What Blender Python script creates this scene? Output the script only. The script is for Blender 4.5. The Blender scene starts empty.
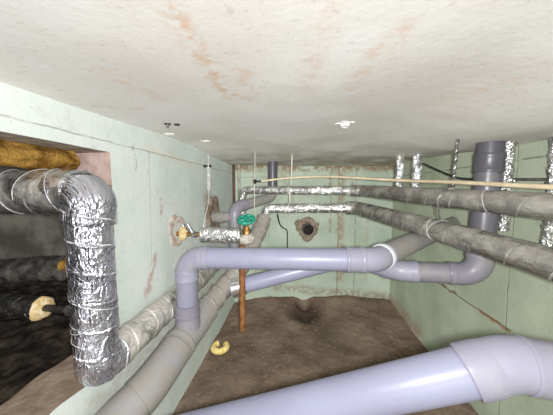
import bpy, bmesh, math, random
from mathutils import Vector, Matrix, noise
PI = math.pi
random.seed(7)
V = Vector
SC = bpy.context.scene
COL = SC.collection

# ---------------------------------------------------------------- camera, world, lights, exposure
CAM = V((0, 0, 1.40))
cam = bpy.data.cameras.new('camera')
cam.sensor_fit = 'HORIZONTAL'
cam.sensor_width = 36.0
cam.lens = 230.0 / 553.0 * 36.0
cam.clip_start = 0.01
camo = bpy.data.objects.new('camera', cam)
COL.objects.link(camo)
camo.location = CAM
camo.rotation_euler = (math.radians(90 - 4.2), 0, math.radians(8.4))
SC.camera = camo

world = bpy.data.worlds.new('world')
SC.world = world
world.use_nodes = True
wb = world.node_tree.nodes['Background']
wb.inputs[0].default_value = (1.0, 1.0, 1.0, 1)
wb.inputs[1].default_value = 0.75

def flash_lamp(name, loc, power, radius, color):
    l = bpy.data.lights.new(name, 'POINT')
    l.energy = power
    l.shadow_soft_size = radius
    l.color = color
    l.use_nodes = True
    nt = l.node_tree
    em = [n for n in nt.nodes if n.type == 'EMISSION'][0]
    fo = nt.nodes.new('ShaderNodeLightFalloff')
    fo.inputs['Strength'].default_value = 1.0
    mx = nt.nodes.new('ShaderNodeMix')
    mx.inputs[0].default_value = 0.22
    nt.links.new(fo.outputs['Constant'], mx.inputs[2])
    nt.links.new(fo.outputs['Linear'], mx.inputs[3])
    nt.links.new(mx.outputs[0], em.inputs['Strength'])
    o = bpy.data.objects.new(name, l)
    COL.objects.link(o)
    o.location = loc
    return o
flash_lamp('phone_flash', (0.022, -0.03, 1.405), 43.0, 0.02, (0.985, 0.99, 1.0))

fill = bpy.data.lights.new('fill_lamp', 'AREA')  # added fill light behind the camera, no lamp of the crawl space
fill.energy = 9.0
fill.shape = 'DISK'
fill.size = 0.9
fill.color = (1.0, 0.99, 0.97)
wo = bpy.data.objects.new('fill_lamp', fill)
COL.objects.link(wo)
wo.location = (0.15, -1.3, 1.15)
wo.rotation_euler = (math.radians(90), 0, 0)

vs = SC.view_settings
vs.view_transform = 'Standard'
vs.look = 'None'
vs.gamma = 1
vs.use_curve_mapping = False
vs.exposure = 0.13

# ---------------------------------------------------------------- node helpers
def s2l(c):
    return tuple(((x / 255.0) / 12.92 if x / 255.0 <= 0.04045 else ((x / 255.0 + 0.055) / 1.055) ** 2.4) for x in c) + (1.0,)

class NT:
    def __init__(self, name):
        self.m = bpy.data.materials.new(name)
        self.m.use_nodes = True
        self.t = self.m.node_tree
        self.b = self.t.nodes['Principled BSDF']
        self.pos = self.t.nodes.new('ShaderNodeNewGeometry')
    def n(self, kind, **kw):
        nd = self.t.nodes.new('ShaderNode' + kind)
        for k, v in kw.items():
            setattr(nd, k, v)
        return nd
    def put(self, sock, v):
        if isinstance(v, bpy.types.NodeSocket):
            self.t.links.new(v, sock)
        else:
            sock.default_value = v
    def math(self, op, a, b=0.0, c=0.0, clamp=False):
        nd = self.n('Math', operation=op)
        nd.use_clamp = clamp
        for i, v in enumerate((a, b, c)):
            self.put(nd.inputs[i], v)
        return nd.outputs[0]
    def vec(self, op, a, b=None, scale=None):
        nd = self.n('VectorMath', operation=op)
        self.put(nd.inputs[0], a)
        if b is not None:
            self.put(nd.inputs[1], b)
        if scale is not None:
            self.put(nd.inputs['Scale'], scale)
        return nd
    def noise(self, scale, detail=4, rough=0.55, dist=0.0, stretch=None):
        nd = self.n('TexNoise')
        src = self.pos.outputs['Position']
        if stretch:
            src = self.vec('MULTIPLY', src, stretch).outputs[0]
        self.t.links.new(src, nd.inputs['Vector'])
        nd.inputs['Scale'].default_value = scale
        nd.inputs['Detail'].default_value = detail
        nd.inputs['Roughness'].default_value = rough
        nd.inputs['Distortion'].default_value = dist
        return nd.outputs['Fac']
    def voronoi(self, scale, feature='F1'):
        nd = self.n('TexVoronoi', feature=feature)
        self.t.links.new(self.pos.outputs['Position'], nd.inputs['Vector'])
        nd.inputs['Scale'].default_value = scale
        return nd.outputs['Distance']
    def step(self, x, lo, hi):
        nd = self.n('MapRange')
        nd.interpolation_type = 'SMOOTHSTEP'
        self.put(nd.inputs[0], x)
        nd.inputs[1].default_value = lo
        nd.inputs[2].default_value = hi
        return nd.outputs[0]
    def mix(self, f, a, b):
        nd = self.n('Mix', data_type='RGBA')
        self.put(nd.inputs[0], f)
        self.put(nd.inputs[6], a)
        self.put(nd.inputs[7], b)
        return nd.outputs[2]
    flat = None
    def seg(self, A, B, w, soft=1.0, wob=None):
        """mask of a stroke from A to B in the room, w wide"""
        P = self.pos.outputs['Position']
        if wob is not None:
            P = self.vec('ADD', P, wob).outputs[0]
        if self.flat is not None:
            P = self.vec('MULTIPLY', P, self.flat).outputs[0]
            A = [a * f for a, f in zip(A, self.flat)]; B = [a * f for a, f in zip(B, self.flat)]
        A = V(A); B = V(B); ba = B - A
        pa = self.vec('SUBTRACT', P, tuple(A)).outputs[0]
        h = self.math('DIVIDE', self.vec('DOT_PRODUCT', pa, tuple(ba)).outputs['Value'], ba.dot(ba), clamp=True)
        q = self.vec('SCALE', tuple(ba), scale=h).outputs[0]
        d = self.vec('LENGTH', self.vec('SUBTRACT', pa, q).outputs[0]).outputs['Value']
        return self.step(d, w, w * (1 - soft))
    def wobble(self, scale, amt):
        nd = self.n('TexNoise')
        self.t.links.new(self.pos.outputs['Position'], nd.inputs['Vector'])
        nd.inputs['Scale'].default_value = scale
        c = self.vec('SUBTRACT', nd.outputs['Color'], (0.5, 0.5, 0.5)).outputs[0]
        return self.vec('SCALE', c, scale=amt).outputs[0]
    def bump(self, h, strength=0.3, dist=0.01):
        nd = self.n('Bump')
        nd.inputs['Strength'].default_value = strength
        nd.inputs['Distance'].default_value = dist
        self.put(nd.inputs['Height'], h)
        self.t.links.new(nd.outputs[0], self.b.inputs['Normal'])
    def up(self):
        s = self.n('SeparateXYZ')
        self.t.links.new(self.pos.outputs['Normal'], s.inputs[0])
        return s.outputs[2]
    def done(self, col=None, rough=None, metal=None, spec=None):
        if col is not None: self.put(self.b.inputs['Base Color'], col)
        if rough is not None: self.put(self.b.inputs['Roughness'], rough)
        if metal is not None: self.put(self.b.inputs['Metallic'], metal)
        if spec is not None: self.put(self.b.inputs['Specular IOR Level'], spec)
        return self.m

def simple(name, rgb, rgb2=None, scale=30, rough=0.6, metal=0.0, bump=0.0, bdist=0.004, spec=None):
    k = NT(name)
    nz = k.noise(scale)
    col = k.mix(k.step(nz, 0.35, 0.65), s2l(rgb), s2l(rgb2 or rgb))
    if bump:
        k.bump(k.noise(scale * 2, 6, 0.65), bump, bdist)
    return k.done(col, rough, metal, spec)

# ---------------------------------------------------------------- materials
def m_ceiling():
    k = NT('ceiling_plaster')
    col = k.mix(k.step(k.noise(2.2, 5), 0.35, 0.68), s2l((230, 228, 224)), s2l((219, 215, 208)))
    col = k.mix(k.math('MULTIPLY', k.step(k.noise(55, 4, .7), 0.56, 0.7), 0.22), col, s2l((150, 140, 122)))
    w = k.wobble(9, 0.06)
    rust = [((-0.236, 0.372, 1.7), (-0.256, 0.742, 1.7), .030, 1.0, .52), ((-.17, .58, 1.7), (-.20, .75, 1.7), .03, .7, .56),
            ((0.02, 0.403, 1.7), (-0.011, 0.754, 1.7), .03, .45, .55), ((0.163, 0.483, 1.7), (0.111, 0.722, 1.7), .03, .6, .56),
            ((-0.523, 0.526, 1.7), (-0.498, 0.723, 1.7), .03, .55, .58), ((-.80, .72, 1.7), (-.62, .80, 1.7), .02, .5, .55),
            ((0.514, 0.68, 1.7), (0.488, 0.778, 1.7), .02, .5, .55), ((.60, 1.2, 1.7), (.85, 1.35, 1.7), .025, .5, .56),
            ((.55, .60, 1.7), (.40, .95, 1.7), .03, .35, .55), ((.9, .60, 1.7), (.6, .85, 1.7), .02, .4, .55)]
    nz = k.noise(26, 5, .7)
    for A, B, wd, st, th in rust:
        f = k.math('MULTIPLY', k.seg(A, B, wd * 1.5, 1.0, w), k.step(nz, .38, th + .16))
        col = k.mix(k.math('MULTIPLY', f, st * .75), col, s2l((208, 156, 102)))
    # brown band along the rear
    y = k.n('SeparateXYZ'); k.t.links.new(k.pos.outputs['Position'], y.inputs[0])
    back = k.math('MULTIPLY', k.step(y.outputs[1], 1.2, 2.6), k.step(k.noise(5, 4), .3, .65))
    col = k.mix(k.math('MULTIPLY', back, .75), col, s2l((150, 140, 114)))
    k.bump(k.math('ADD', k.noise(9, 6, .6), k.math('MULTIPLY', k.noise(70, 5, .65), .3)), 0.3, 0.008)
    return k.done(col, 0.85, 0, 0.25)

def m_wall(name, base, base2, strokes, seams, dirt=0.35):
    k = NT(name)
    k.flat = (1, 0, 1) if 'back' in name else (0, 1, 1)
    col = k.mix(k.step(k.noise(3.0, 5), .35, .66), s2l(base), s2l(base2))
    col = k.mix(k.math('MULTIPLY', k.step(k.noise(16, 6, .7), .54, .70), dirt), col, s2l((150, 132, 108)))
    col = k.mix(k.math('MULTIPLY', k.step(k.noise(70, 3, .6), .66, .74), .5), col, s2l((120, 102, 84)))
    w = k.wobble(10, 0.07)
    nz = k.noise(20, 5, .7)
    for A, B, wd, st, c in strokes:
        f = k.math('MULTIPLY', k.seg(A, B, wd, 1.0, w), k.step(nz, .36, .56))
        col = k.mix(k.math('MULTIPLY', f, st), col, s2l(c))
    hsum = k.math('ADD', k.noise(12, 6, .6), k.math('MULTIPLY', k.noise(85, 4, .6), .3))
    w2 = k.wobble(14, 0.012)
    for A, B, wd, st in seams:
        f = k.seg(A, B, wd, .7, w2)
        f2 = k.math('MULTIPLY', f, k.step(k.noise(11, 3), .3, .5))
        col = k.mix(k.math('MULTIPLY', f2, st), col, s2l((92, 70, 52)))
        hsum = k.math('SUBTRACT', hsum, k.math('MULTIPLY', f, .5))
    k.bump(hsum, .45, .008)
    return k.done(col, .7, 0, .3)

RUST = (122, 92, 62)
PINK = (172, 142, 130)
MAT = {}
MAT['ceiling'] = m_ceiling()
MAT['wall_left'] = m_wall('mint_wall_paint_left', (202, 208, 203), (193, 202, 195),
    [((-.85, 1.13, 1.05), (-.85, 1.06, .86), .035, .8, PINK), ((-.85, 1.2, 1.35), (-.85, 1.19, 1.28), .025, .7, PINK),
     ((-.87, 1.85, 1.35), (-.89, 2.1, 1.15), .13, .8, (150, 138, 120)), ((-.85, 1.1, 1.62), (-.87, 1.7, 1.58), .04, .5, (205, 190, 165)),
     ((-.85, 1.02, .68), (-.85, 1.6, .70), .05, .5, (165, 150, 125)), ((-.84, .2, .55), (-.86, 1.9, .55), .07, .4, (160, 150, 125)),
     ((-.85, 1.02, 1.62), (-.85, 1.02, 1.5), .01, .6, (150, 140, 120)), ((-.85, 1.36, 1.3), (-.85, 1.37, 1.05), .05, .4, (180, 165, 150))],
    [((-.84, .2, 1.605), (-.91, 2.6, 1.605), .004, .45), ((-.84, 1.12, 1.6), (-.84, 1.1, 1.0), .003, .2), ((-.85, 1.42, 1.6), (-.85, 1.42, .9), .003, .2)], .2)
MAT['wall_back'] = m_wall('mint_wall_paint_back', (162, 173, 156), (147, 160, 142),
    [((.37, 2.88, 1.72), (.37, 2.88, .30), .085, .75, (136, 112, 84)), ((.24, 2.86, 1.72), (.24, 2.86, .9), .025, .6, RUST),
     ((-.9, 2.66, 1.68), (1.0, 3.0, 1.68), .085, .95, (120, 96, 70)), ((-.2, 2.78, 1.66), (-.55, 2.72, 1.5), .05, .35, RUST),
     ((.5, 2.9, 1.5), (.52, 2.9, 1.3), .05, .5, RUST), ((.28, 2.86, .42), (.5, 2.9, .42), .06, .7, (112, 86, 62)),
     ((-.4, 2.74, .2), (1, 3, .06), .09, .7, (118, 98, 78)), ((-.55, 2.7, .95), (-.56, 2.7, .8), .05, .5, (140, 120, 95)),
     ((.7, 2.94, 1.1), (.7, 2.94, .3), .03, .4, (140, 120, 90)), ((-.33, 2.75, 1.6), (-.2, 2.78, 1.25), .05, .3, RUST)],
    [((.34, 2.88, 1.72), (.34, 2.88, .1), .007, .8), ((.55, 2.92, 1.72), (.55, 2.92, .1), .006, .7), ((-.9, 2.66, 1.56), (1, 3.0, 1.56), .005, .35),
     ((-.5, 2.72, 1.2), (-.5, 2.72, .2), .005, .4)], .3)
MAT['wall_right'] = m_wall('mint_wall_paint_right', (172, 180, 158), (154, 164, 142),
    [((1.03, 2.25, .05), (1.0, 2.95, .05), .12, .8, (150, 126, 104)), ((1.06, 1.95, .65), (1.07, 1.78, .65), .018, .9, RUST),
     ((1.07, 1.58, .648), (1.08, 1.38, .648), .018, .9, (140, 96, 64)), ((1.02, 2.6, .55), (1.02, 2.6, .1), .05, .4, (165, 160, 135)),
     ((1.0, 2.9, .7), (1.0, 2.95, .1), .05, .4, (170, 150, 120))],
    [((1.0, 2.95, .65), (1.1, 1.36, .647), .006, .85), ((1.07, 1.39, 1.7), (1.07, 1.39, .05), .005, .35), ((1.03, 2.15, 1.6), (1.03, 2.1, .9), .005, .35),
     ((1.0, 2.95, 1.56), (1.1, .9, 1.56), .006, .6)], .22)
k = NT('dirt')
c = k.mix(k.step(k.noise(3.5, 6), .35, .68), s2l((126, 110, 94)), s2l((102, 86, 72)))
c = k.mix(k.math('MULTIPLY', k.step(k.noise(24, 6, .7), .52, .72), .55), c, s2l((150, 134, 116)))
c = k.mix(k.math('MULTIPLY', k.step(k.noise(40, 4, .7), .56, .7), .5), c, s2l((70, 56, 46)))
c = k.mix(k.math('MULTIPLY', k.seg((-.05, 2.5, 0), (.28, 2.0, 0), .26, 1, k.wobble(4, .25)), .55), c, s2l((84, 76, 62)))
c = k.mix(k.math('MULTIPLY', k.seg((-.05, 2.6, 0), (-.04, 2.5, 0), .26, .7, k.wobble(9, .12)), .8), c, s2l((66, 54, 46)))
k.bump(k.math('ADD', k.noise(30, 7, .7), k.math('MULTIPLY', k.noise(120, 4), .3)), .7, .015)
MAT['dirt'] = k.done(c, .95, 0, .1)
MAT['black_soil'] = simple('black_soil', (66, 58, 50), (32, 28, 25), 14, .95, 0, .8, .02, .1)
MAT['dark_wall'] = simple('dark_grey_wall', (128, 124, 114), (84, 81, 75), 3, .95, 0, .3, .01, .1)  # dark grey tone, mottled at random
MAT['pink_plaster'] = simple('pink_plaster', (200, 176, 168), (176, 152, 142), 22, .9, 0, .6, .01, .1)
MAT['sill_concrete'] = simple('dusty_sill_concrete', (160, 142, 124), (132, 114, 98), 12, .95, 0, .7, .012, .1)
MAT['rough_concrete'] = simple('rough_concrete', (172, 162, 146), (140, 128, 112), 18, .95, 0, .7, .012, .1)
MAT['mortar'] = simple('mortar', (150, 136, 120), (112, 98, 84), 30, .95, 0, .8, .012, .1)
MAT['mortar_pink'] = simple('pinkish_mortar', (206, 194, 182), (172, 156, 144), 26, .95, 0, .8, .012, .1)
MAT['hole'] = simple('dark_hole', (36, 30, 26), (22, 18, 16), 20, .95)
MAT['wool'] = simple('glass_wool', (170, 132, 66), (112, 78, 34), 16, 1.0, 0, 1.0, .03, .05)
MAT['foam'] = simple('yellow_foam', (232, 212, 146), (212, 184, 108), 40, .95, 0, .6, .006, .1)
MAT['foam_pale'] = simple('pale_foam', (224, 208, 170), (196, 166, 110), 40, .95, 0, .6, .006, .1)
MAT['brass'] = simple('brass', (170, 128, 74), (130, 94, 54), 40, .38, .8, .2, .003)
MAT['copper_brown'] = simple('rusty_brown_pipe', (158, 108, 66), (120, 78, 46), 25, .5, .25, .2, .003)
MAT['green_enamel'] = simple('green_enamel', (18, 150, 122), (10, 124, 104), 30, .35, 0)
MAT['steel'] = simple('galvanised_steel', (176, 176, 174), (128, 126, 122), 50, .38, .85, .25, .003)
MAT['zinc'] = simple('bright_zinc', (226, 226, 224), (190, 190, 188), 50, .4, .3)
MAT['dark_steel'] = simple('dark_steel', (84, 82, 80), (52, 50, 48), 50, .5, .6, .3, .003)
MAT['wire'] = simple('wire_white', (206, 204, 196), (180, 176, 166), 60, .5, .2)
MAT['black_rubber'] = simple('black_rubber', (30, 29, 28), (22, 21, 20), 60, .6)
MAT['cable'] = simple('beige_plastic', (208, 194, 164), (190, 174, 144), 20, .5)
MAT['rust_pipe'] = simple('rusted_riser', (104, 74, 56), (72, 52, 40), 30, .8, .2, .4, .004)
MAT['grey_riser'] = simple('greyish_painted_riser', (160, 158, 146), (120, 112, 98), 12, .7)
MAT['white_plaster'] = simple('white_plaster', (240, 240, 238), (224, 224, 220), 40, .8, 0, .5, .006)
MAT['pebble'] = simple('grit', (132, 118, 102), (96, 84, 72), 30, .9, 0, .4, .006)

def m_pvc(name, rgb, dust, dustc=(150, 142, 132), rough=.34):
    k = NT(name)
    col = k.mix(k.step(k.noise(6, 4), .3, .7), s2l(rgb), s2l(tuple(int(x * .96) for x in rgb)))
    f = k.step(k.noise(9, 6, .62, .6), .62 - .45 * dust, .86 - .30 * dust)
    f = k.math('MULTIPLY', f, k.step(k.up(), -1.15 - .6 * dust, .75 - dust * .9))
    sp = k.math('MULTIPLY', k.step(k.noise(60, 4, .7), .6, .7), .5 * dust)
    f = k.math('MAXIMUM', f, sp)
    f = k.math('MULTIPLY', f, min(1, .35 + dust * .8))
    col = k.mix(f, col, s2l(dustc))
    rg = k.math('ADD', k.math('MULTIPLY', f, .5), rough)
    k.bump(k.math('MULTIPLY', k.noise(50, 4), k.math('ADD', f, .08)), .25, .004)
    return k.done(col, rg, 0, .45)
PV = (150, 151, 173)
MAT['pvc'] = m_pvc('lilac_grey_pvc', PV, .10)
MAT['pvc_socket'] = m_pvc('lilac_grey_pvc_fitting', (152, 150, 166), .3, (170, 164, 164))
MAT['pvc_dusty'] = m_pvc('dusty_grey_pvc', (142, 140, 144), .95, (141, 137, 130), .5)
MAT['pvc_mid'] = m_pvc('greyish_pvc', (132, 129, 140), .5, (142, 136, 128))
MAT['pvc_dark'] = m_pvc('dark_grey_pvc', (84, 82, 88), .12, (130, 124, 118))
MAT['pvc_dim'] = m_pvc('dim_grey_pvc', (102, 99, 107), .2, (140, 134, 126))
MAT['pvc_down'] = m_pvc('greyed_lilac_pvc', (138, 138, 156), .2)
MAT['pvc_white'] = m_pvc('pale_pvc_ring', (222, 222, 228), .1)

def m_foil(name, dust, tint=(226, 226, 230), rough=.2, scale=26, dustc=(160, 154, 142), bump=.8, pitch=.10, seam=.6, met0=.92):
    k = NT(name)
    at = k.n('Attribute'); at.attribute_name = 'along'
    def nz(sc, st, detail=3, dist=0.0):
        nd = k.n('TexNoise'); k.t.links.new(k.vec('MULTIPLY', at.outputs['Vector'], (st, 1, 1)).outputs[0], nd.inputs['Vector'])
        nd.inputs['Scale'].default_value = sc; nd.inputs['Detail'].default_value = detail; nd.inputs['Distortion'].default_value = dist
        return nd.outputs['Fac']
    sx = k.n('SeparateXYZ'); k.t.links.new(at.outputs['Vector'], sx.inputs[0])
    th = k.math('ARCTAN2', sx.outputs[2], sx.outputs[1])
    ph = k.math('FRACT', k.math('ADD', k.math('ADD', k.math('DIVIDE', sx.outputs[0], pitch), k.math('DIVIDE', th, 2 * PI)), k.math('MULTIPLY', nz(9, 1, 2), .25)))
    crease = k.math('ABSOLUTE', k.math('SUBTRACT', nz(scale, .6, 2, 1.2), .5))
    fine = k.math('ABSOLUTE', k.math('SUBTRACT', nz(scale * 2.4, .7, 2, .8), .5))
    hgt = k.math('ADD', k.math('MULTIPLY', crease, 1.6), k.math('ADD', k.math('MULTIPLY', fine, .7), k.math('MULTIPLY', nz(scale * .4, .6, 1), 1.0)))
    hgt = k.math('ADD', hgt, k.math('MULTIPLY', k.step(ph, 0.0, .10), .45))
    k.bump(hgt, bump, .016)
    f = k.step(k.noise(11, 6, .65, .5), .66 - .5 * dust, .90 - .36 * dust)
    f = k.math('MULTIPLY', f, k.step(k.up(), -.9 - dust * .5, .8 - dust * .5))
    f = k.math('MULTIPLY', f, min(1, .3 + dust * .75))
    tone = k.mix(k.step(nz(scale * .45, .8, 3, .6), .38, .62), s2l(tint), s2l(tuple(int(c * .80) for c in tint)))
    col = k.mix(f, tone, s2l(dustc))
    edge = k.math('MULTIPLY', k.math('MULTIPLY', k.step(ph, .075, .03), k.step(nz(22, 1, 3), .42, .55)), seam)
    col = k.mix(edge, col, s2l((236, 236, 236)))
    fe = k.math('MAXIMUM', f, edge)
    met = k.math('MULTIPLY_ADD', fe, -.9 * met0, met0)
    rg = k.math('MULTIPLY_ADD', fe, .45, rough)
    return k.done(col, rg, met, .5)
MAT['foil_film'] = m_foil('foil_under_film', .12, (222, 222, 234), .15, 24, (190, 188, 184), .75, .10, .75)
MAT['foil_dull'] = m_foil('foil_under_dusty_film', .6, (218, 216, 212), .24, 20, (200, 196, 188), .4, .16, .5)
MAT['foil_bright'] = m_foil('bright_foil', .15, (242, 242, 240), .20, 34, (176, 170, 160), .7, .09, .7)
MAT['foil_grey'] = m_foil('greyed_foil', .54, (190, 187, 180), .22, 18, (164, 159, 148), .3, .13, .4, .85)
MAT['foil_dusty'] = m_foil('very_dusty_foil', .72, (220, 217, 212), .26, 24, (190, 184, 174), .6, .12, .6)
MAT['lagging_dusty'] = m_foil('dusty_lagging', .95, (170, 166, 160), .4, 20, (146, 140, 130), .5, .10, .25, .6)
MAT['foil_black'] = m_foil('dark_foil', .3, (140, 138, 136), .3, 30, (60, 58, 54))  # dark grey foil with darker patches on upward faces
MAT['grey_plaster'] = simple('grey_plaster', (206, 200, 190), (172, 166, 154), 40, .9, 0, .8, .008)
MAT['film_edge'] = simple('film_edge', (232, 232, 232), (206, 206, 206), 60, .3, 0)
MAT['dark_wrap'] = simple('dark_wrap', (104, 100, 94), (56, 53, 50), 18, .5, .2, .8, .012)

# ---------------------------------------------------------------- object helpers
def obj(name, bm, mat, parent=None, smooth=True):
    off = parent['_o'] if (parent is not None and '_o' in parent) else None
    if parent is not None:
        o3 = world_loc(parent)
        bmesh.ops.translate(bm, verts=bm.verts, vec=-o3)
    bmesh.ops.recalc_face_normals(bm, faces=bm.faces)
    me = bpy.data.meshes.new(name)
    bm.to_mesh(me); bm.free()
    if smooth:
        for p in me.polygons: p.use_smooth = True
        try: me.set_sharp_from_angle(angle=math.radians(38))
        except Exception: pass
    for mt in (mat if isinstance(mat, (list, tuple)) else [mat]):
        me.materials.append(MAT[mt] if isinstance(mt, str) else mt)
    o = bpy.data.objects.new(name, me)
    COL.objects.link(o)
    if parent is not None: o.parent = parent
    return o

def world_loc(o):
    l = V(o.location)
    while o.parent is not None:
        o = o.parent; l += V(o.location)
    return l

def thing(name, label, cat, loc, group=None):
    o = bpy.data.objects.new(name, None)
    COL.objects.link(o)
    o.location = loc
    o.empty_display_size = .05
    o['label'] = label; o['category'] = cat
    if group: o['group'] = group
    return o
def tag(o, label, cat, group=None, kind=None):
    o['label'] = label; o['category'] = cat
    if group: o['group'] = group
    if kind: o['kind'] = kind
    return o
def struct(name, bm, mat, smooth=True):
    o = obj(name, bm, mat, None, smooth); o['kind'] = 'structure'; return o

def rounded(pts, rad):
    """polyline with its corners turned into arcs; returns dense points"""
    P = [V(p) for p in pts]
    out = [P[0]]
    for i in range(1, len(P) - 1):
        r = rad[i - 1] if isinstance(rad, (list, tuple)) else rad
        a = (P[i - 1] - P[i]).normalized(); b = (P[i + 1] - P[i]).normalized()
        ang = a.angle(b)
        if PI - ang < .02: out.append(P[i]); continue
        t = r / math.tan(ang / 2)
        t = min(t, (P[i - 1] - P[i]).length * .49 if i > 1 else (P[i - 1] - P[i]).length * .95,
                (P[i + 1] - P[i]).length * .49 if i < len(P) - 2 else (P[i + 1] - P[i]).length * .95)
        rr = t * math.tan(ang / 2)
        c = P[i] + (a + b).normalized() * (rr / math.sin(ang / 2))
        p0 = P[i] + a * t; p1 = P[i] + b * t
        v0 = p0 - c; v1 = p1 - c
        ax = v0.cross(v1).normalized(); sw = v0.angle(v1)
        n = max(6, int(sw / math.radians(7)))
        for j in range(n + 1):
            out.append(c + Matrix.Rotation(sw * j / n, 3, ax) @ v0)
    out.append(P[-1])
    return out

def resample(pts, step):
    out = [pts[0].copy()]; acc = 0
    L = sum((pts[i + 1] - pts[i]).length for i in range(len(pts) - 1))
    n = max(1, int(round(L / step))); st = L / n
    need = st
    for i in range(len(pts) - 1):
        a, b = pts[i], pts[i + 1]; l = (b - a).length; pos = 0
        while l - pos >= need - 1e-9 and l > 0:
            pos += need; out.append(a + (b - a) * (pos / l)); need = st
        need -= (l - pos)
    if (out[-1] - pts[-1]).length > st * .3: out.append(pts[-1].copy())
    else: out[-1] = pts[-1].copy()
    return out

def sweep(bm, pts, rf, seg=32, caps=True, start_up=None, mi=0):
    """tube along dense points; rf(s, theta, p) gives the radius"""
    n = len(pts); s = 0
    lay = bm.verts.layers.float_vector.get('along') or bm.verts.layers.float_vector.new('along')
    T = [(pts[min(i + 1, n - 1)] - pts[max(i - 1, 0)]).normalized() for i in range(n)]
    u = T[0].orthogonal().normalized() if start_up is None else V(start_up)
    u = (u - T[0] * u.dot(T[0])).normalized()
    rings = []
    for i in range(n):
        if i: s += (pts[i] - pts[i - 1]).length
        u = (u - T[i] * u.dot(T[i])).normalized(); w = T[i].cross(u)
        ring = []
        for j in range(seg):
            th = 2 * PI * j / seg
            d = u * math.cos(th) + w * math.sin(th)
            r = rf(s, th, pts[i]) if callable(rf) else rf
            nv = bm.verts.new(pts[i] + d * r); nv[lay] = (s, r * math.cos(th), r * math.sin(th)); ring.append(nv)
        rings.append(ring)
    for a, b in zip(rings, rings[1:]):
        for j in range(seg):
            f = bm.faces.new((a[j], a[(j + 1) % seg], b[(j + 1) % seg], b[j])); f.material_index = mi
    if caps:
        for ring in (rings[0], rings[-1]):
            f = bm.faces.new(ring); f.material_index = mi
    return rings

def tube(pts, r, seg=32, step=None, caps=True):
    bm = bmesh.new()
    P = [V(p) for p in pts]
    if step: P = resample(P, step)
    sweep(bm, P, r, seg, caps)
    return bm

def lathe(base, axis, prof, seg=36):
    """solid of revolution: prof is a list of (along axis, radius)"""
    bm = bmesh.new()
    base = V(base); ax = V(axis).normalized(); u = ax.orthogonal().normalized(); w = ax.cross(u)
    rings = []
    for h, r in prof:
        rings.append([bm.verts.new(base + ax * h + (u * math.cos(2 * PI * j / seg) + w * math.sin(2 * PI * j / seg)) * max(r, 1e-4)) for j in range(seg)])
    for a, b in zip(rings, rings[1:]):
        for j in range(seg):
            bm.faces.new((a[j], a[(j + 1) % seg], b[(j + 1) % seg], b[j]))
    bm.faces.new(rings[0]); bm.faces.new(rings[-1])
    return bm

def socket(c, axis, length, r, lip=.0022):
    """pipe socket with a bead at both mouths, centred on c"""
    h = length / 2
    return lathe(V(c), axis, [(-h, r - .004), (-h, r + lip * .6), (-h + .003, r + lip), (-h + .010, r + lip), (-h + .014, r + .0015),
                              (h - .022, r + .0008), (h - .018, r + lip * .8), (h - .004, r + lip), (h, r + lip * .5), (h, r - .004)], 40)

def foil_r(r0, pitch=.09, h=.0035, amp=.003, seed=0.0, fr=14):
    def f(s, th, p):
        ph = (s / pitch + th / (2 * PI)) % 1.0
        q = V((p.x * fr + math.cos(th) * 1.6 + seed, p.y * fr + math.sin(th) * 1.6, p.z * fr + seed * .7))
        n1 = noise.noise(q); n2 = abs(noise.noise(q * 2.7))
        return r0 + h * (ph - .5) + amp * n1 + amp * .8 * n2
    return f

def foil_tube(name, pts, rad, r0, mat, parent, seed=0., pitch=.09, seg=40, step=.007, h=.0035, amp=.003, fr=14):
    bm = bmesh.new()
    P = resample(rounded(pts, rad) if len(pts) > 2 else [V(p) for p in pts], step)
    sweep(bm, P, foil_r(r0, pitch, h, amp, seed, fr), seg)
    return obj(name, bm, mat, parent)

def spiral(pts, r, pitch, w, turns=None, ph=0):
    """thin strand wound round a straight or bent run"""
    P = resample([V(p) for p in pts], .004)
    T = [(P[min(i + 1, len(P) - 1)] - P[max(i - 1, 0)]).normalized() for i in range(len(P))]
    u = T[0].orthogonal().normalized(); s = 0; out = []
    for i, p in enumerate(P):
        if i: s += (P[i] - P[i - 1]).length
        u = (u - T[i] * u.dot(T[i])).normalized(); wv = T[i].cross(u)
        th = 2 * PI * s / pitch + ph
        out.append(p + (u * math.cos(th) + wv * math.sin(th)) * r)
    bm = bmesh.new(); sweep(bm, out, w, 6)
    return bm

def ring_bm(c, axis, R, r, tilt=0., seg=36):
    ax = V(axis).normalized(); u = ax.orthogonal().normalized(); w = ax.cross(u)
    ax2 = (ax + u * tilt).normalized()
    bm = bmesh.new()
    pts = []
    for j in range(seg + 1):
        th = 2 * PI * j / seg
        d = u * math.cos(th) + w * math.sin(th)
        pts.append(V(c) + d * R + ax * (-tilt * math.cos(th) * R))
    sweep(bm, pts, r, 6)
    return bm

def lump(c, size, seed=0, sub=3, amp=.25, fr=2.0, squash=(1, 1, 1)):
    bm = bmesh.new()
    bmesh.ops.create_icosphere(bm, subdivisions=sub, radius=1)
    for v in bm.verts:
        d = v.co.normalized()
        k = 1 + amp * noise.noise(d * fr + V((seed, seed * 1.7, 0))) + amp * .5 * noise.noise(d * fr * 3 + V((0, seed, 3)))
        v.co = V((d.x * size[0], d.y * size[1], d.z * size[2])) * k + V(c)
    return bm

def merge(bms):
    out = bmesh.new()
    for b in bms:
        me = bpy.data.meshes.new('t'); b.to_mesh(me); b.free(); out.from_mesh(me); bpy.data.meshes.remove(me)
    return out

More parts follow.
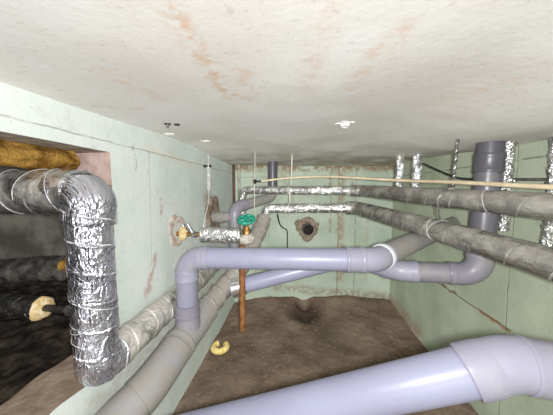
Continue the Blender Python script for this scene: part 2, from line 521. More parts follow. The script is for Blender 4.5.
# ---------------------------------------------------------------- the setting
def lerp(tab, y):
    if y <= tab[0][0]: return tab[0][1]
    for (a, va), (b, vb) in zip(tab, tab[1:]):
        if y <= b: return va + (vb - va) * (y - a) / (b - a)
    return tab[-1][1]
LX = [(-.6, -.84), (1.2, -.842), (1.7, -.865), (2.66, -.915)]
RX = [(-.6, 1.14), (.8, 1.10), (1.4, 1.07), (2.0, 1.04), (3.0, 1.0)]
def xl(y): return lerp(LX, y)
def xr(y): return lerp(RX, y)
def yb(x): return 2.655 + (x + .915) * .18
def ceil_z(x, y):
    t = max(0, min(1, (x - .35) / .5)); t = t * t * (3 - 2 * t)
    t *= max(0, min(1, (2.3 - y) / .8))
    return 1.694 - .09 * t + .032 * math.exp(-((y - 1.45) / .6) ** 2) + .004 * noise.noise(V((x * 3, y * 3, 0)))

bm = bmesh.new()
NX, NY = 60, 100
g = [[bm.verts.new((-1.0 + 2.25 * i / NX, -.6 + 3.75 * j / NY, ceil_z(-1.0 + 2.25 * i / NX, -.6 + 3.75 * j / NY))) for i in range(NX + 1)] for j in range(NY + 1)]
for j in range(NY):
    for i in range(NX):
        bm.faces.new((g[j][i], g[j][i + 1], g[j + 1][i + 1], g[j + 1][i]))
r = bmesh.ops.extrude_face_region(bm, geom=bm.faces[:])
bmesh.ops.translate(bm, verts=[e for e in r['geom'] if isinstance(e, bmesh.types.BMVert)], vec=(0, 0, .12))
struct('ceiling', bm, 'ceiling')

def floor_z(x, y):
    z = .018 * noise.noise(V((x * 2.3, y * 2.3, 1))) + .012 * noise.noise(V((x * 7, y * 7, 4))) + .006 * noise.noise(V((x * 22, y * 22, 2))) + .003 * noise.noise(V((x * 55, y * 55, 2)))
    t = max(0, min(1, (y - 2.0) / .8))
    z += .085 * t * t * math.exp(-((x - .45) / .5) ** 2)          # heap in the far corner
    z += .10 * t * t * math.exp(-((x + .55) / .42) ** 2)          # heap on the other side
    d = math.hypot(x + .06, (y - 2.56))
    z -= .075 * math.exp(-(d / .14) ** 2) - .02 * math.exp(-((d - .24) / .07) ** 2)                         # pit under the sleeve
    d = math.hypot(x + .06, (y - 2.74))
    z -= .11 * math.exp(-(d / .08) ** 2)
    return z
bm = bmesh.new()
NX, NY = 150, 240
g = [[bm.verts.new((-1.0 + 2.2 * i / NX, -.6 + 3.7 * j / NY, floor_z(-1.0 + 2.2 * i / NX, -.6 + 3.7 * j / NY))) for i in range(NX + 1)] for j in range(NY + 1)]
for j in range(NY):
    for i in range(NX):
        bm.faces.new((g[j][i], g[j][i + 1], g[j + 1][i + 1], g[j + 1][i]))
struct('floor', bm, 'dirt')

def slab(name, inner, n, z0, z1, thick, mat):
    """wall swept along its inner edge line (list of xy), thickness outwards (thick is a 2D vector)"""
    bm = bmesh.new()
    NZ = 40
    rows = []
    for k in range(NZ + 1):
        z = z0 + (z1 - z0) * k / NZ
        row = []
        for i in range(n + 1):
            x, y = inner(i / n)
            d = .004 * noise.noise(V((x * 4, y * 4, z * 4)))
            row.append(bm.verts.new((x + d * (1 if thick[0] else 0), y + d * (1 if thick[1] else 0), z)))
        rows.append(row)
    for a, b in zip(rows, rows[1:]):
        for i in range(n):
            bm.faces.new((a[i], a[i + 1], b[i + 1], b[i]))
    r = bmesh.ops.extrude_face_region(bm, geom=bm.faces[:])
    bmesh.ops.translate(bm, verts=[e for e in r['geom'] if isinstance(e, bmesh.types.BMVert)], vec=(thick[0], thick[1], 0))
    return struct(name, bm, mat)
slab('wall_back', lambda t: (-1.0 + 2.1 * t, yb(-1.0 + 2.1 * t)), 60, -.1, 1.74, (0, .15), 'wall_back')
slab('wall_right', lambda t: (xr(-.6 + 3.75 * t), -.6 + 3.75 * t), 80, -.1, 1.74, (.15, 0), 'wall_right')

# left wall with the low opening the big insulated pipe comes through
OY1, OZ0, OZ1 = .875, .66, 1.562
TH = .22
bm = bmesh.new()
ys = [-.6 + .025 * i for i in range(int(3.4 / .025) + 1)]
zs = [-.1 + .025 * i for i in range(int(1.84 / .025) + 1)]
def snap(v, tgt): return tgt if abs(v - tgt) < .0126 else v
ys = [snap(y, OY1) for y in ys]; ys = [snap(y, -.35) for y in ys]
zs = [snap(z, OZ0) for z in zs]; zs = [snap(z, OZ1) for z in zs]
gv = {}
def wv(i, k, back):
    key = (i, k, back)
    if key not in gv:
        y, z = ys[i], zs[k]
        x = xl(y) + .004 * noise.noise(V((y * 4, z * 4, 2)))
        e = 0
        if back:
            x -= TH
            if abs(y - OY1) < .001: e = .02 * noise.noise(V((z * 9, 3, 1))) - .025 * max(0, min(1, (1.5 - z) / .2))
        if abs(z - OZ0) < .001:
            z += .012 * noise.noise(V((y * 9, back * 5, 1)))
        if abs(y - OY1) < .001 and OZ0 - .01 < z < OZ1 + .01:
            y += e + .006 * noise.noise(V((z * 20, 7, back)))
        gv[key] = bm.verts.new((x, y, z))
    return gv[key]
def solid(i, k):
    yc = (ys[i] + ys[i + 1]) / 2; zc = (zs[k] + zs[k + 1]) / 2
    return not (-.35 < yc < OY1 and OZ0 < zc < OZ1)
for i in range(len(ys) - 1):
    for k in range(len(zs) - 1):
        if not solid(i, k): continue
        for b in (0, 1):
            bm.faces.new([wv(i, k, b), wv(i + 1, k, b), wv(i + 1, k + 1, b), wv(i, k + 1, b)]).material_index = 0
        for di, dk, e0, e1 in ((-1, 0, (i, k), (i, k + 1)), (1, 0, (i + 1, k), (i + 1, k + 1)), (0, -1, (i, k), (i + 1, k)), (0, 1, (i, k + 1), (i + 1, k + 1))):
            ii, kk = i + di, k + dk
            out = not (0 <= ii < len(ys) - 1 and 0 <= kk < len(zs) - 1)
            if out or not solid(ii, kk):
                f = bm.faces.new([wv(*e0, 0), wv(*e1, 0), wv(*e1, 1), wv(*e0, 1)])
                if out: f.material_index = 0
                elif dk == 1: f.material_index = 2          # top of the sill
                elif dk == -1: f.material_index = 3         # underside of the lintel
                else: f.material_index = 1 if zs[k] > 1.40 else 3   # reveal
struct('wall_left', bm, ['wall_left', 'pink_plaster', 'sill_concrete', 'rough_concrete'])

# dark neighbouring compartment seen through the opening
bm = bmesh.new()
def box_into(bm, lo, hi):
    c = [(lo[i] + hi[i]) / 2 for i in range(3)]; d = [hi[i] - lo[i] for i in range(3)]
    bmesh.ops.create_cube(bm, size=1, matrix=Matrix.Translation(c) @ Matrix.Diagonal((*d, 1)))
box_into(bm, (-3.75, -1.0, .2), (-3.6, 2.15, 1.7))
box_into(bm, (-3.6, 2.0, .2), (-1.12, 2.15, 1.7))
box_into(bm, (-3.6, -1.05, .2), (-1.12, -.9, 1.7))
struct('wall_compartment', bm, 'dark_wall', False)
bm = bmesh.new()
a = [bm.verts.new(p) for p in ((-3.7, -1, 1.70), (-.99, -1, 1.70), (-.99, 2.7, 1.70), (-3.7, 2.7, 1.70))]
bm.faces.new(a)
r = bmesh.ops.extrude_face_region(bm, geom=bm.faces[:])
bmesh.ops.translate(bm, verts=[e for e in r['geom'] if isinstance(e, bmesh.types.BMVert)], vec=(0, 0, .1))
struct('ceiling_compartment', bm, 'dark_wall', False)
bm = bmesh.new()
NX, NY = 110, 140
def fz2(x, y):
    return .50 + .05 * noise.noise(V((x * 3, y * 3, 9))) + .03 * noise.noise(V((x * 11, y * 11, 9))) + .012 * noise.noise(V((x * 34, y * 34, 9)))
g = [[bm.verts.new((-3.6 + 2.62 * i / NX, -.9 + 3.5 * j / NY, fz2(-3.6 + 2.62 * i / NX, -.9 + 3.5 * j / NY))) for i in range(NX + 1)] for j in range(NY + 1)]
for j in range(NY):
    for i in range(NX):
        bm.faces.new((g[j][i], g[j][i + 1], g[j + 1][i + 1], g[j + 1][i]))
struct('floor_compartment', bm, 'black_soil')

# ---------------------------------------------------------------- big foil pipe at the left
FX, FY = -.770, .70
t = thing('insulated_pipe', 'thick film-wrapped silver foil pipe bending through the wall opening at the left', 'pipe', (FX, FY, .66))
foil_tube('horizontal_run', [(-2.6, .70, 1.400), (FX - .02, FY, 1.394)], 0, .079, 'foil_dull', t, 1.0, .16, 48)['label'] = 'dusty horizontal foil run'
foil_tube('elbow', [(FX - .10, FY, 1.394), (FX + .004, FY, 1.394), (FX + .002, FY, 1.28)], .045, .0775, 'foil_film', t, 2.0, .07, 44)
foil_tube('vertical_run', [(FX, FY, 1.335), (FX + .003, FY, .77)], 0, .067, 'foil_film', t, 3.0, .10, 48, h=.005, amp=.002)['label'] = 'bright crumpled foil riser'
foil_tube('lower_elbow', [(FX + .003, FY, .83), (FX + .003, FY - .002, .752), (FX + .003, FY + .07, .755)], .02, .0675, 'foil_film', t, 4.0, .07, 44, amp=.004)
foil_tube('low_run', [(FX, FY + .02, .748), (FX + .005, .97, .762), (-.772, 1.25, .772), (-.80, 2.05, .80)], .3, .067, 'foil_dusty', t, 5.0, .14, 40, amp=.005)['label'] = 'dust-coated foil run along the wall'
for z, tl in ((1.22, .25), (1.12, .35), (1.0, .45), (.93, -.25), (.86, .3)):
    obj('film_strand', ring_bm((FX, FY, z), (0, 0, 1), .0685, .0009, tl), 'film_edge', t)
for x, tl in ((-.86, .4), (-.95, -.3), (-1.05, .25)):
    obj('film_strand', ring_bm((x, FY, 1.396), (1, 0, 0), .0805, .0007, tl), 'film_edge', t)

# glass wool stuffed under the lintel
bm = bmesh.new()
P = resample([V((-.985, -.3, 1.523)), V((-.985, .83, 1.523))], .012)
def wr(s, th, p):
    q = V((p.x * 6 + math.cos(th), p.y * 7, p.z * 6 + math.sin(th)))
    return .040 * (1 + .35 * noise.noise(q) + .25 * noise.noise(q * 3.1))
sweep(bm, P, wr, 28)
tag(obj('glass_wool', bm, 'wool'), 'roll of yellow glass wool stuffed under the lintel above the foil pipe', 'insulation')

# pipes in the dark compartment
t = thing('insulated_pipe', 'upper dark wrapped pipe in the black opening, yellow wool at its end', 'pipe', (-1.5, 1.15, .93))
A, B = V((-2.7, 1.06, .83)), V((-1.47, 1.16, .935))
foil_tube('jacket', [A, B], 0, .072, 'dark_wrap', t, 8, .1, 32, .01)
obj('wool_end', lump(B + V((.004, 0, .02)), (.014, .04, .035), 3, 3, .25), 'wool', t)
t = thing('insulated_pipe', 'lower dark foil pipe in the opening, cut end showing yellow wool and steel pipe', 'pipe', (-1.4, .93, .82))
A, B = V((-2.6, .93, .82)), V((-1.325, .93, .815))
foil_tube('jacket', [A, B], 0, .052, 'foil_black', t, 9, .08, 32, .008)
obj('wool_end', lump(B + V((.004, 0, 0)), (.020, .056, .056), 5, 3, .16), 'foam_pale', t)
sp = obj('steel_pipe', tube([B, (-1.06, .915, .825), (-.87, .90, .83)], .017, 20), 'dark_steel', t)
obj('nut', lathe((-1.16, .921, .821), (1, -.06, .02), [(0, .017), (0, .026), (.035, .026), (.035, .017)], 6), 'steel', sp)
obj('plate', lathe((-1.10, .917, .83), (0, 0, 1), [(-.035, .012), (-.035, .02), (.05, .02), (.05, .012)], 12), 'steel', sp)
obj('cap', lump((-1.03, .905, .90), (.02, .02, .02), 2, 2, .2), 'white_plaster', sp)

# ---------------------------------------------------------------- lilac drain pipe across the middle
AY = 1.12
R = .054
t = thing('drain_pipe', 'lilac-grey drain pipe running across the middle of the crawl space', 'pipe', (-.65, AY, .70))
obj('downpipe', tube([(-.652, AY, .745), (-.650, AY, .98)], R, 40), 'pvc_down', t)
bm = bmesh.new(); P = rounded([(-.650, AY, .93), (-.648, AY, 1.043), (-.535, AY, 1.0475)], .085)
sweep(bm, P, R + .004, 40)
e = obj('elbow', bm, 'pvc_socket', t)
obj('socket_ring', socket((-.650, AY, .955), (0, 0, 1), .06, R + .004), 'pvc_socket', e)
obj('socket_ring', socket((-.545, AY, 1.047), (1, 0, .03), .05, R + .004), 'pvc_socket', e)
obj('run', tube([(-.57, AY, 1.0465), (.26, 1.12, 1.0722)], R, 48), 'pvc', t)
obj('socket', socket((.215, 1.12, 1.071), (1, 0, .03), .085, R + .004, .005), 'pvc_socket', t)
bm = bmesh.new(); P = rounded([(.24, 1.12, 1.0716), (.310, 1.12, 1.074), (.375, 1.19, 1.082)], .10)
sweep(bm, P, R + .004, 40)
e = obj('elbow', bm, 'pvc_socket', t)
d = V((.505, .50, .056)).normalized()
e2 = obj('socket_ring', socket(V((.352, 1.166, 1.080)), d, .026, R + .005, .004), 'pvc_white', e); e2['label'] = 'white rim of the elbow'
obj('far_run', tube([(.342, 1.156, 1.079), V((.342, 1.156, 1.079)) + d * 1.04], R - .001, 40), 'pvc_dusty', t)['label'] = 'dusty run slanting to the right wall'
ow = ring_bm
# ---------------------------------------------------------------- main sewer along the left wall
t = thing('sewer_pipe', 'thick dust-covered sewer pipe running along the foot of the left wall', 'pipe', (-.66, 1.12, .55))
E0 = [V((-.80, .40, .43)), V((-.735, .72, .508)), V((-.689, .86, .548)), V((-.661, 1.10, .614)), V((-.604, 1.40, .705)), V((-.508, 1.60, .831)), V((-.438, 1.75, .994)), V((-.385, 1.92, 1.17))]
def bez(P, n=14):
    out = []
    for i in range(len(P) - 1):
        p0 = P[max(i - 1, 0)]; p1 = P[i]; p2 = P[i + 1]; p3 = P[min(i + 2, len(P) - 1)]
        for j in range(n):
            u = j / n
            out.append(.5 * ((2 * p1) + (p2 - p0) * u + (2 * p0 - 5 * p1 + 4 * p2 - p3) * u * u + (3 * p1 - p0 - 3 * p2 + p3) * u ** 3))
    out.append(P[-1]); return out
EP = resample(bez(E0), .006)
def sub(y0, y1): return [p for p in EP if y0 <= p.y <= y1]
bm = bmesh.new(); sweep(bm, sub(.3, 1.30), lambda s, th, p: .079 + .0012 * noise.noise(p * 9), 44)
obj('pipe', bm, 'pvc_dusty', t)
bm = bmesh.new(); sweep(bm, sub(.80, 1.03), lambda s, th, p: .084, 44); obj('coupling', bm, 'pvc_dusty', t)
bm = bmesh.new(); sweep(bm, sub(1.03, 1.045), lambda s, th, p: .088, 44); obj('coupling_bead', bm, 'pvc_dusty', t)
bm = bmesh.new(); sweep(bm, sub(1.05, 1.22), lambda s, th, p: .082, 44); te = obj('tee', bm, 'pvc_dusty', t)
obj('tee_branch', lathe((-.652, AY, .64), (0, 0, 1), [(0, .07), (.07, .062), (.085, .059), (.085, .064), (.093, .066), (.10, .066), (.104, .061), (.138, .061), (.141, .065), (.15, .065), (.152, .05)], 40), 'pvc_mid', te)
obj('tee_rim', socket((-.667, 1.06, .602), (.1, .97, .27), .03, .081, .005), 'pvc_dusty', te)
bm = bmesh.new(); sweep(bm, sub(1.22, 1.95), lambda s, th, p: foil_r(.069 - .011 * min(1, s / .7), .10, .011, .003, 4)(s, th, p), 40)
obj('wrapped_length', bm, 'lagging_dusty', t)['label'] = 'ribbed dusty wrapped length'

# ---------------------------------------------------------------- branch pipe and riser at the right
t = thing('drain_pipe', 'grey branch drain rising at the right as a dark vertical pipe into the ceiling', 'pipe', (.85, 1.29, .92))
B0 = V((-.565, 1.47, .722)); BM = V((.26, 1.60, .935)); B1 = V((.50, 1.37, .945)); B2 = V((.855, 1.285, .972)); B3 = V((.868, 1.285, 1.74))
d0 = (BM - B0).normalized(); d1 = (B1 - BM).normalized(); d2 = (B2 - B1).normalized()
obj('collar', lathe(B0 + d0 * .05, d0, [(0, .05), (0, .07), (.03, .066), (.07, .066), (.09, .058), (.09, .05)]), 'foil_bright', t)['label'] = 'foil collar'
obj('run', tube(rounded([B0 + d0 * .04, BM, B1 - d1 * .03], .12), R, 44), 'pvc', t)
bm = bmesh.new(); P = rounded([B1 - d1 * .075, B1, B1 + d2 * .08], .12)
sweep(bm, P, R + .004, 40); e = obj('elbow', bm, 'pvc_socket', t)
obj('socket_ring', socket(B1 - d1 * .06, d1, .03, R + .004), 'pvc_socket', e)
obj('socket_ring', socket(B1 + d2 * .08, d2, .03, R + .004), 'pvc_socket', e)
obj('short_run', tube([B1 + d2 * .04, B2 - d2 * .06], R, 44), 'pvc_mid', t)
bm = bmesh.new(); P = rounded([B2 - d2 * .125, B2, B2 + V((.002, 0, .13))], .085)
sweep(bm, P, R + .004, 40); e = obj('elbow', bm, 'pvc_mid', t)
obj('socket_ring', socket(B2 - d2 * .115, d2, .03, R + .004), 'pvc_mid', e)
obj('socket_ring', socket(B2 + V((0, 0, .115)), (0, 0, 1), .05, R + .004), 'pvc_mid', e)
obj('riser', tube([B2 + V((0, 0, .08)), (.868, 1.285, 1.54)], R, 44), 'pvc_dim', t)
rs = obj('upper_riser', tube([(.868, 1.285, 1.48), B3], R, 44), 'pvc_dark', t); rs['label'] = 'dark grey upper length'
obj('socket', socket((.868, 1.285, 1.535), (0, 0, 1), .09, R + .004, .003), 'pvc_dark', rs)

# ---------------------------------------------------------------- foreground drain pipe
t = thing('drain_pipe', 'large lilac-grey drain pipe slanting across the bottom right foreground', 'pipe', (.3, .5, 1.0))
C0 = V((-.80, .72, .38)); C1 = V((.462, .581, 1.003)); C2 = V((1.12, .46, 1.00))
d1 = (C1 - C0).normalized(); d2 = (C2 - C1).normalized()
obj('run', tube([C0, C1 - d1 * .04], R, 64), 'pvc', t)
obj('socket', lathe(C1 - d1 * .096, d1, [(0, R - .002), (0, R + .005), (.002, R + .0065), (.006, R + .007), (.012, R + .0065), (.05, R + .0065), (.058, R + .004), (.075, R + .003), (.075, R - .01)], 64), 'pvc_socket', t)
bm = bmesh.new(); P = rounded([C1 - d1 * .055, C1, C1 + d2 * .05], .10)
sweep(bm, P, R + .0035, 64); obj('elbow', bm, 'pvc_socket', t)
obj('far_run', lathe(C1 + d2 * .022, d2, [(0, R - .01), (0, R + .0045), (.002, R + .0062), (.008, R + .0062), (.011, R + .0048), (.10, R + .004), (.11, R + .002), (.80, R + .002), (.80, R - .02)], 64), 'pvc_socket', t)
obj('rubber_lip', lump(C1 - d1 * .05 + V((.005, .012, -.062)), (.006, .006, .009), 1, 2, .1), 'black_rubber', t)

# ---------------------------------------------------------------- drain in the far left corner
t = thing('drain_pipe', 'grey drain with dark riser and tee elbow in the far left corner', 'pipe', (-.66, 1.95, 1.0))
D0 = V((-.664, 1.95, .80)); D1 = V((-.664, 1.95, 1.25)); D2 = V((-.392, 2.38, 1.33)); D3 = V((-.392, 2.38, 1.74))
obj('downpipe', tube([D0, D1 - V((0, 0, .05))], .05, 36), 'pvc_mid', t)
bm = bmesh.new(); P = rounded([D1 - V((0, 0, .12)), D1, D1 + (D2 - D1).normalized() * .13], .09); sweep(bm, P, .0545, 36)
e = obj('elbow', bm, 'pvc_mid', t)
obj('socket_ring', socket(D1 - V((0, 0, .115)), (0, 0, 1), .03, .0545), 'pvc_mid', e)
obj('socket_ring', socket(D1 + (D2 - D1).normalized() * .12, D2 - D1, .03, .0545), 'pvc_mid', e)
bm = bmesh.new(); P = rounded([D1 + (D2 - D1).normalized() * .08, D2, D2 + V((0, 0, .12))], .08); sweep(bm, P, .05, 36); obj('bend', bm, 'pvc_dusty', t)
obj('riser', tube([D2 + V((0, 0, .08)), D3], .05, 36), 'pvc_dark', t)['label'] = 'dark grey riser'
obj('wall_stub', tube([(-1.0, 1.97, 1.155), (-.67, 1.95, 1.165)], .046, 32), 'pvc_dusty', t)
obj('stub_socket', socket((-.79, 1.957, 1.16), (1, -.03, .02), .05, .05), 'pvc_dusty', t)

# ---------------------------------------------------------------- two foil heating pipes under the ceiling
t = thing('heating_pipe', 'upper of two silver foil pipes hung below the ceiling', 'pipe', (0, 1.95, 1.36))
f1 = foil_tube('far_run', [(-.655, 2.14, 1.10), (-.64, 2.13, 1.405), (.36, 1.92, 1.40)], .07, .036, 'foil_bright', t, 11, .09, 32, .007)
foil_tube('near_run', [(.33, 1.927, 1.40), (.41, 1.89, 1.397), (.79, .88, 1.346), (.96, .43, 1.323)], .08, .046, 'foil_grey', t, 12, .13, 40, .007, h=.0015, amp=.0009)['label'] = 'greyed near run'
for u, tl in ((.66, .4), (.82, -.4)):
    obj('film_strand', ring_bm(V((.41, 1.89, 1.397)).lerp(V((.79, .88, 1.346)), u), (.38, -1.01, -.05), .0475, .0008, tl), 'film_edge', t)
t = thing('heating_pipe', 'lower of two silver foil pipes hung below the ceiling', 'pipe', (0, 1.92, 1.2))
foil_tube('far_run', [(-.372, 1.93, 1.20), (-.366, 1.93, 1.246), (.32, 1.905, 1.262)], .035, .0385, 'foil_bright', t, 14, .09, 32, .007)
foil_tube('near_run', [(.29, 1.905, 1.262), (.36, 1.89, 1.262), (.622, 1.30, 1.206), (.768, .84, 1.166), (.90, .43, 1.13)], [.08, .5, .5], .053, 'foil_grey', t, 15, .13, 40, .007, h=.0015, amp=.0009)['label'] = 'greyed near run'
for u, tl in ((.05, -.35), (.12, .4)):
    obj('film_strand', ring_bm(V((.622, 1.30, 1.206)).lerp(V((.768, .84, 1.166)), u), (.146, -.46, -.04), .0545, .0008, tl), 'film_edge', t)
for u, tl in ((0, .2),):
    obj('film_strand', ring_bm(V((.35, 1.90, 1.262)).lerp(V((.36, 1.88, 1.262)), u), (.5, -.8, 0), .045, .003, tl), 'film_edge', t)

# foil risers behind them
GR = 'foil risers at the right wall'
for (x, y, r0, lab, ztop, zb) in ((.706, 2.0, .030, 'left one of two crinkled foil risers going up beside the far right corner', 1.73, 1.36),
                              (.80, 1.92, .034, 'right one of two crinkled foil risers, with dark side, near the far right corner', 1.73, 1.33),
                              (.956, 1.30, .024, 'narrow crinkled foil riser just right of the dark vertical drain', 1.73, 1.2),
                              (1.035, 1.16, .022, 'narrow foil riser at the right edge of the picture', 1.73, 1.15)):
    o = foil_tube('foil_riser', [(x, y, zb), (x + .004, y, ztop)], 0, r0, 'foil_bright', None, x * 20, .06, 28, .006, h=.006, amp=.006, fr=24)
    tag(o, lab, 'pipe', GR)

# ---------------------------------------------------------------- branch with the green valve
t = thing('insulated_pipe', 'short foil-wrapped branch pipe leaving the left wall, wool at its hole', 'pipe', (-.6, 1.42, 1.10))
G0 = V((-.95, 1.34, 1.125)); G1 = V((-.842, 1.362, 1.122)); G2 = V((-.70, 1.395, 1.115)); G3 = V((-.455, 1.45, 1.103))
obj('steel_pipe', tube([G0, G2 + (G3 - G2) * .1], .014, 20), 'brass', t)['label'] = 'bare brassy pipe'
obj('wool_collar', lump(G1 + V((.03, .005, 0)), (.024, .038, .046), 2, 3, .15), 'foam_pale', t)
foil_tube('jacket', [G2, G3], 0, .050, 'foil_bright', t, 21, .07, 32, .006, amp=.005, fr=20)
for k_, (u_, dz_) in enumerate(((.02, .05), (.055, .045))):
    obj('drain_stub', tube([G2 + V((-.03 - u_, -.01, 0)), G2 + V((-.065 - u_, -.02, dz_ + .02))], .012, 16), 'steel', t)
obj('nut', lathe(G2 - V((.06, .013, 0)), G3 - G2, [(0, .014), (0, .022), (.03, .022), (.03, .014)], 6), 'steel', t)
VX, VY = -.412, 1.445
t = thing('gate_valve', 'brass valve with green round handwheel on the foil branch pipe', 'valve', (VX, VY, 1.06))
obj('body', lump((VX, VY, 1.085), (.056, .054, .040), 6, 4, .12), 'grey_plaster', t)['label'] = 'pale plastered lower body'
obj('bonnet', lathe((VX, VY, 1.105), (0, 0, 1), [(0, .02), (0, .033), (.014, .034), (.016, .027), (.03, .025), (.032, .031), (.042, .031), (.043, .018), (.06, .017), (.062, .012), (.066, .012)], 8), 'brass', t)
obj('stem', lathe((VX, VY, 1.165), (0, 0, 1), [(0, .006), (.045, .006), (.045, .009), (.05, .009)], 14), 'brass', t)
bm = bmesh.new()
HM = Matrix.Translation((VX, VY, 1.212)) @ Matrix.Rotation(math.radians(24), 4, 'X')
pts = [HM @ V((.050 * math.cos(a), .050 * math.sin(a), 0)) for a in [2 * PI * i / 64 for i in range(65)]]
sweep(bm, pts, lambda s, th, p: .0105 + .0026 * math.cos(s / .050 * 8), 12, False)
for a in range(4):
    an = a * PI / 2 + .4
    sweep(bm, [HM @ V((0, 0, .003)), HM @ V((.047 * math.cos(an), .047 * math.sin(an), 0))], .009, 10)
sweep(bm, [HM @ V((0, 0, -.010)), HM @ V((0, 0, .014))], .017, 16)
obj('handwheel', bm, 'green_enamel', t)
o = obj('brown_pipe', merge([tube([(-.428, 1.385, .50), (-.426, 1.39, 1.055)], .020, 28), lathe((-.428, 1.385, .497), (0, 0, 1), [(0, .017), (.0, .021), (.012, .022), (.014, .02)], 28)]), 'copper_brown')
tag(o, 'rusty copper-brown pipe hanging upright below the lilac pipe and green valve', 'pipe')

# ---------------------------------------------------------------- hangers, cables
t = thing('chain_hanger', 'steel chain hanging from a bolt on the left wall to the foil branch', 'hanger', (-.85, 1.78, 1.6))
obj('bolt', lathe((-.875, 1.80, 1.60), (1, -.1, 0), [(0, .012), (.02, .012), (.02, .007), (.06, .007), (.06, .012), (.07, .012)], 8), 'dark_steel', t)
lk = []
ca, cb = V((-.822, 1.79, 1.60)), V((-.785, 1.70, 1.40))
n = 13
for i in range(n):
    c = ca.lerp(cb, (i + .5) / n); dirv = (cb - ca).normalized()
    sd = V((1, .2, 0)) if i % 2 else V((-.2, 1, .2))
    sd = (sd - dirv * sd.dot(dirv)).normalized()
    pts = [c + dirv * .0125 * math.cos(a) + sd * .010 * math.sin(a) for a in [2 * PI * j / 16 for j in range(17)]]
    b = bmesh.new(); sweep(b, pts, .0042, 8, False); lk.append(b)
obj('chain', merge(lk), 'zinc', t)
obj('wire', tube(bez([V((-.785, 1.70, 1.40)), V((-.75, 1.62, 1.32)), V((-.70, 1.45, 1.22)), V((-.69, 1.402, 1.155)), V((-.69, 1.40, 1.10))]), .004, 8), 'zinc', t)
o = obj('hook', lathe((-.829, 1.80, 1.70), (.02, -.01, -1), [(0, .004), (.09, .004), (.09, .009), (.11, .009)], 10), 'wire', t)

t = thing('wire_hanger', 'pale wire hanger holding both foil pipes at the far wall', 'hanger', (-.165, 1.98, 1.30))
HX, HY = -.158, 1.985
obj('rod', tube([(HX, HY, 1.71), (HX - .01, HY - .01, 1.45)], .0065, 10), 'wire', t)
obj('loop', ring_bm((HX - .02, 1.995, 1.405), (1, -.2, 0), .046, .004), 'wire', t)
obj('link', tube([(HX - .015, HY - .04, 1.40), (HX - .018, 1.945, 1.29)], .0055, 10), 'wire', t)
obj('loop', ring_bm((HX - .02, 1.923, 1.25), (1, 0, 0), .0465, .004), 'wire', t)

t = thing('wire_hanger', 'thin wire hanger with black clamp, beside the green valve', 'hanger', (-.46, 1.86, 1.4))
WX, WY = -.452, 1.86
obj('wire', tube([(WX, WY, 1.71), (WX - .01, WY, 1.235)], .0035, 8), 'wire', t)
obj('clamp', merge([lump((WX, WY, 1.475), (.014, .014, .02), 3, 3, .25), tube([(WX, WY, 1.475), (WX + .05, WY, 1.477)], .007, 10)]), 'black_rubber', t)

t = thing('wire_hanger', 'twisted steel wire hanger carrying the foil pipe at the right', 'hanger', (.65, 1.32, 1.5))
hx, hy = .705, 1.285
W0, W1 = V((.712, 1.262, 1.69)), V((.690, 1.245, 1.42))
obj('twisted_wire', merge([spiral([W0, W1], .0045, .04, .004, ph=0), spiral([W0, W1], .0045, .04, .004, ph=PI)]), 'steel', t)
pc = V((.41, 1.89, 1.397)).lerp(V((.79, .88, 1.346)), .66)
obj('loop', ring_bm(pc, (.38, -1.01, -.05), .0485, .003, .3), 'steel', t)
obj('tail', tube(bez([W1, V((.645, 1.215, 1.418)), V((.598, 1.195, 1.37)), V((.61, 1.20, 1.30)), V((.625, 1.215, 1.255))]), .0035, 8), 'steel', t)

o = obj('plastic_conduit', tube(bez([V((-.40, 1.86, 1.477)), V((-.168, 1.89, 1.503)), V((.145, 1.82, 1.506)), V((.53, 1.5, 1.462)), V((.655, 1.15, 1.437)), V((.758, .85, 1.411)), V((.88, .5, 1.385))]), .0085, 14), 'cable')
tag(o, 'thin beige plastic conduit running above the foil pipes', 'conduit')
o = obj('black_cable', tube(bez([V((.82, 1.86, 1.60)), V((.87, 1.72, 1.53)), V((.89, 1.55, 1.475)), V((.93, 1.40, 1.462)), V((1.0, 1.30, 1.455)), V((1.07, 1.22, 1.45))]), .007, 10), 'dark_steel')
tag(o, 'dark cable sagging between the foil risers and the dark vertical drain', 'cable')

# thin risers in the far left corner
o = obj('corner_pipe', tube([(-.868, 2.54, .75), (-.868, 2.54, 1.72)], .016, 16), 'rust_pipe')
tag(o, 'thin rusty riser in the far left corner, left of the pale riser', 'pipe')
o = obj('corner_pipe', tube([(-.815, 2.57, .75), (-.815, 2.57, 1.72)], .016, 16), 'grey_riser')
tag(o, 'thin pale riser in the far left corner, beside the rusty one', 'pipe')
o = obj('dark_cable', tube(bez([V((-.33, 2.3, 1.16)), V((-.32, 2.4, 1.05)), V((-.30, 2.55, .98)), V((-.27, 2.68, .92)), V((-.27, 2.72, .70))]), .007, 8), 'dark_steel')
tag(o, 'thin dark cable hanging down the far wall, left of the round sleeve', 'cable')

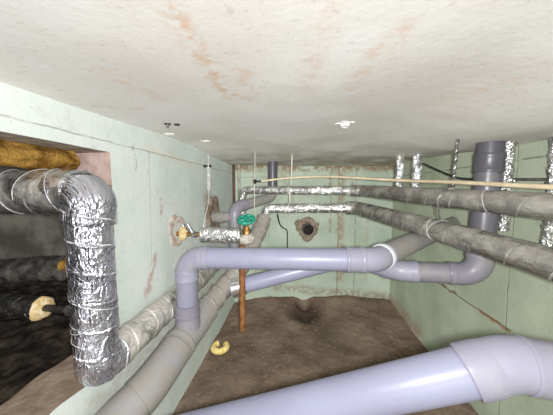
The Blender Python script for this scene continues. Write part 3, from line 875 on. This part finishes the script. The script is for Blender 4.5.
# ---------------------------------------------------------------- wall penetrations
def patch(name, c, nrm, R, hole, seed, mat, thick=.025, irr=.3, seg=40):
    """irregular ring of mortar round a hole, on a wall"""
    n = V(nrm).normalized(); u = n.orthogonal().normalized(); w = n.cross(u); bm = bmesh.new()
    rings = []
    for k, (f, hgt) in enumerate(((1.0, -.006), (.92, thick * .5), (.75, thick), (.5, thick * .9), (.2, thick * .6), (0, thick * .1), (0, -.02))):
        ring = []
        for j in range(seg):
            th = 2 * PI * j / seg; d = u * math.cos(th) + w * math.sin(th)
            rr = R * (1 + irr * noise.noise(V((math.cos(th) * 1.7 + seed, math.sin(th) * 1.7, seed))) + irr * .5 * noise.noise(V((math.cos(th) * 4 + seed, math.sin(th) * 4, 2))))
            rad = hole + (rr - hole) * f
            hh = hgt * (1 + .5 * noise.noise(V((th * 2, k, seed)))) if k not in (0, 6) else hgt
            ring.append(bm.verts.new(V(c) + d * rad + n * hh))
        rings.append(ring)
    for a, b in zip(rings, rings[1:]):
        for j in range(seg): bm.faces.new((a[j], a[(j + 1) % seg], b[(j + 1) % seg], b[j]))
    return obj(name, bm, mat)
nb = V((.18, -1, 0)).normalized()
SX = -.035; SP = V((SX, yb(SX), .935))
t = thing('pipe_sleeve', 'short round pipe end set in rough mortar on the far wall', 'sleeve', SP)
b = patch('mortar_collar', SP, nb, .135, .06, 3.3, 'mortar', .02, .3)
bpy.data.objects.remove(b, do_unlink=True)
def patch_part(name, parent, *a, **k):
    o = patch(name, *a, **k); off = world_loc(parent)
    o.data.transform(Matrix.Translation(-off)); o.parent = parent; return o
patch_part('mortar_collar', t, SP, nb, .145, .06, 3.3, 'mortar', .02, .35)
obj('pipe_end', lathe(SP - nb * .0, nb, [(-.01, .02), (-.01, .07), (.07, .07), (.07, .061), (.004, .059), (.003, .0)], 36), 'dark_steel', t)
obj('hole_shade', lathe(SP + nb * .003, nb, [(0, .057), (.012, .057), (.012, .0)], 30), 'hole', t)  # near-black disc paints the shade inside the pipe mouth
o = patch('mortar_patch', (xl(1.36) + .002, 1.36, 1.145), (1, 0, 0), .10, .05, 1.2, 'mortar_pink', .008, .35); o['kind'] = 'structure'; o.name = 'trim_1'
o = patch('mortar_patch', (xl(1.97) + .002, 1.97, 1.17), (1, .03, 0), .17, .045, 5.2, 'mortar', .025, .35); o['kind'] = 'structure'; o.name = 'trim_2'

# ---------------------------------------------------------------- small things on ceiling and floor
def dab(c, sx, sy, h, seed): return lump((c[0], c[1], ceil_z(c[0], c[1])), (sx, sy, h), seed, 3, .3)
t = thing('ceiling_anchor', 'white plastic anchor in a splash of plaster under the ceiling', 'anchor', (.158, 1.15, 1.69))
zc = ceil_z(.158, 1.15)
obj('plaster_dab', merge([dab((.158, 1.15), .03, .028, .008, 4), dab((.125, 1.15), .012, .01, .005, 2), dab((.192, 1.14), .01, .008, .005, 6), dab((.15, 1.12), .01, .014, .005, 6)]), 'white_plaster', t)
obj('plug', lathe((.158, 1.15, zc), (0, -.15, -1), [(0, .022), (.012, .022), (.02, .018), (.02, .009), (.012, .007)], 24), 'white_plaster', t)
obj('screw_hole', lathe((.158, 1.148, zc - .012), (0, -.15, -1), [(0, .009), (.004, .009)], 16), 'steel', t)
o = obj('plaster_dab', dab((-.80, 1.235), .035, .028, .008, 3), 'white_plaster'); tag(o, 'white plaster dab on the ceiling by the left wall', 'plaster dab', 'plaster dabs')
o = obj('plaster_dab', dab((-.69, 1.47), .035, .03, .007, 8), 'white_plaster'); tag(o, 'smaller white plaster dab on the ceiling above the chain hanger', 'plaster dab', 'plaster dabs')
zc = ceil_z(-.65, 1.03)
t = thing('ceiling_bolt', 'dark rusty bolt stub with washers under the ceiling at the left', 'bolt', (-.65, 1.03, zc))
obj('washer', lathe((-.668, 1.02, zc + .002), (0, 0, -1), [(0, .016), (.006, .016), (.006, .007)], 16), 'dark_steel', t)
obj('stub', lathe((-.668, 1.02, zc), (0, 0, -1), [(0, .006), (.02, .006)], 10), 'steel', t)
obj('washer', lathe((-.63, 1.035, zc + .002), (0, 0, -1), [(0, .013), (.007, .013), (.007, .006)], 16), 'dark_steel', t)

# split ring of yellow foam on the dirt
rx, ry = -.77, 1.83
rz = floor_z(rx, ry)
bm = bmesh.new()
pts = [V((rx + .055 * math.sin(a), ry - .055 * math.cos(a), rz + .035)) for a in [(-2.45 + 4.9 * i / 40) for i in range(41)]]
sweep(bm, pts, lambda s, th, p: .026 * (1 + .08 * noise.noise(p * 40)), 18)
tag(obj('foam_ring', bm, 'foam'), 'open yellow foam ring lying on the dirt floor', 'foam ring')

# grit strewn over the dirt
bm = bmesh.new()
for i in range(420):
    x = random.uniform(-.75, .95); y = random.uniform(1.2, 2.7); s = random.choice((.004, .005, .006, .008, .011))
    mt = Matrix.Translation((x, y, floor_z(x, y) + s * .2)) @ Matrix.Rotation(random.uniform(0, 6), 4, 'Z') @ Matrix.Diagonal((s, s * random.uniform(.6, 1), s * .6, 1))
    bmesh.ops.create_icosphere(bm, subdivisions=1, radius=1, matrix=mt)
tag(obj('grit', bm, 'pebble', None, False), 'small pale grit strewn over the dirt floor', 'grit', None, 'stuff')
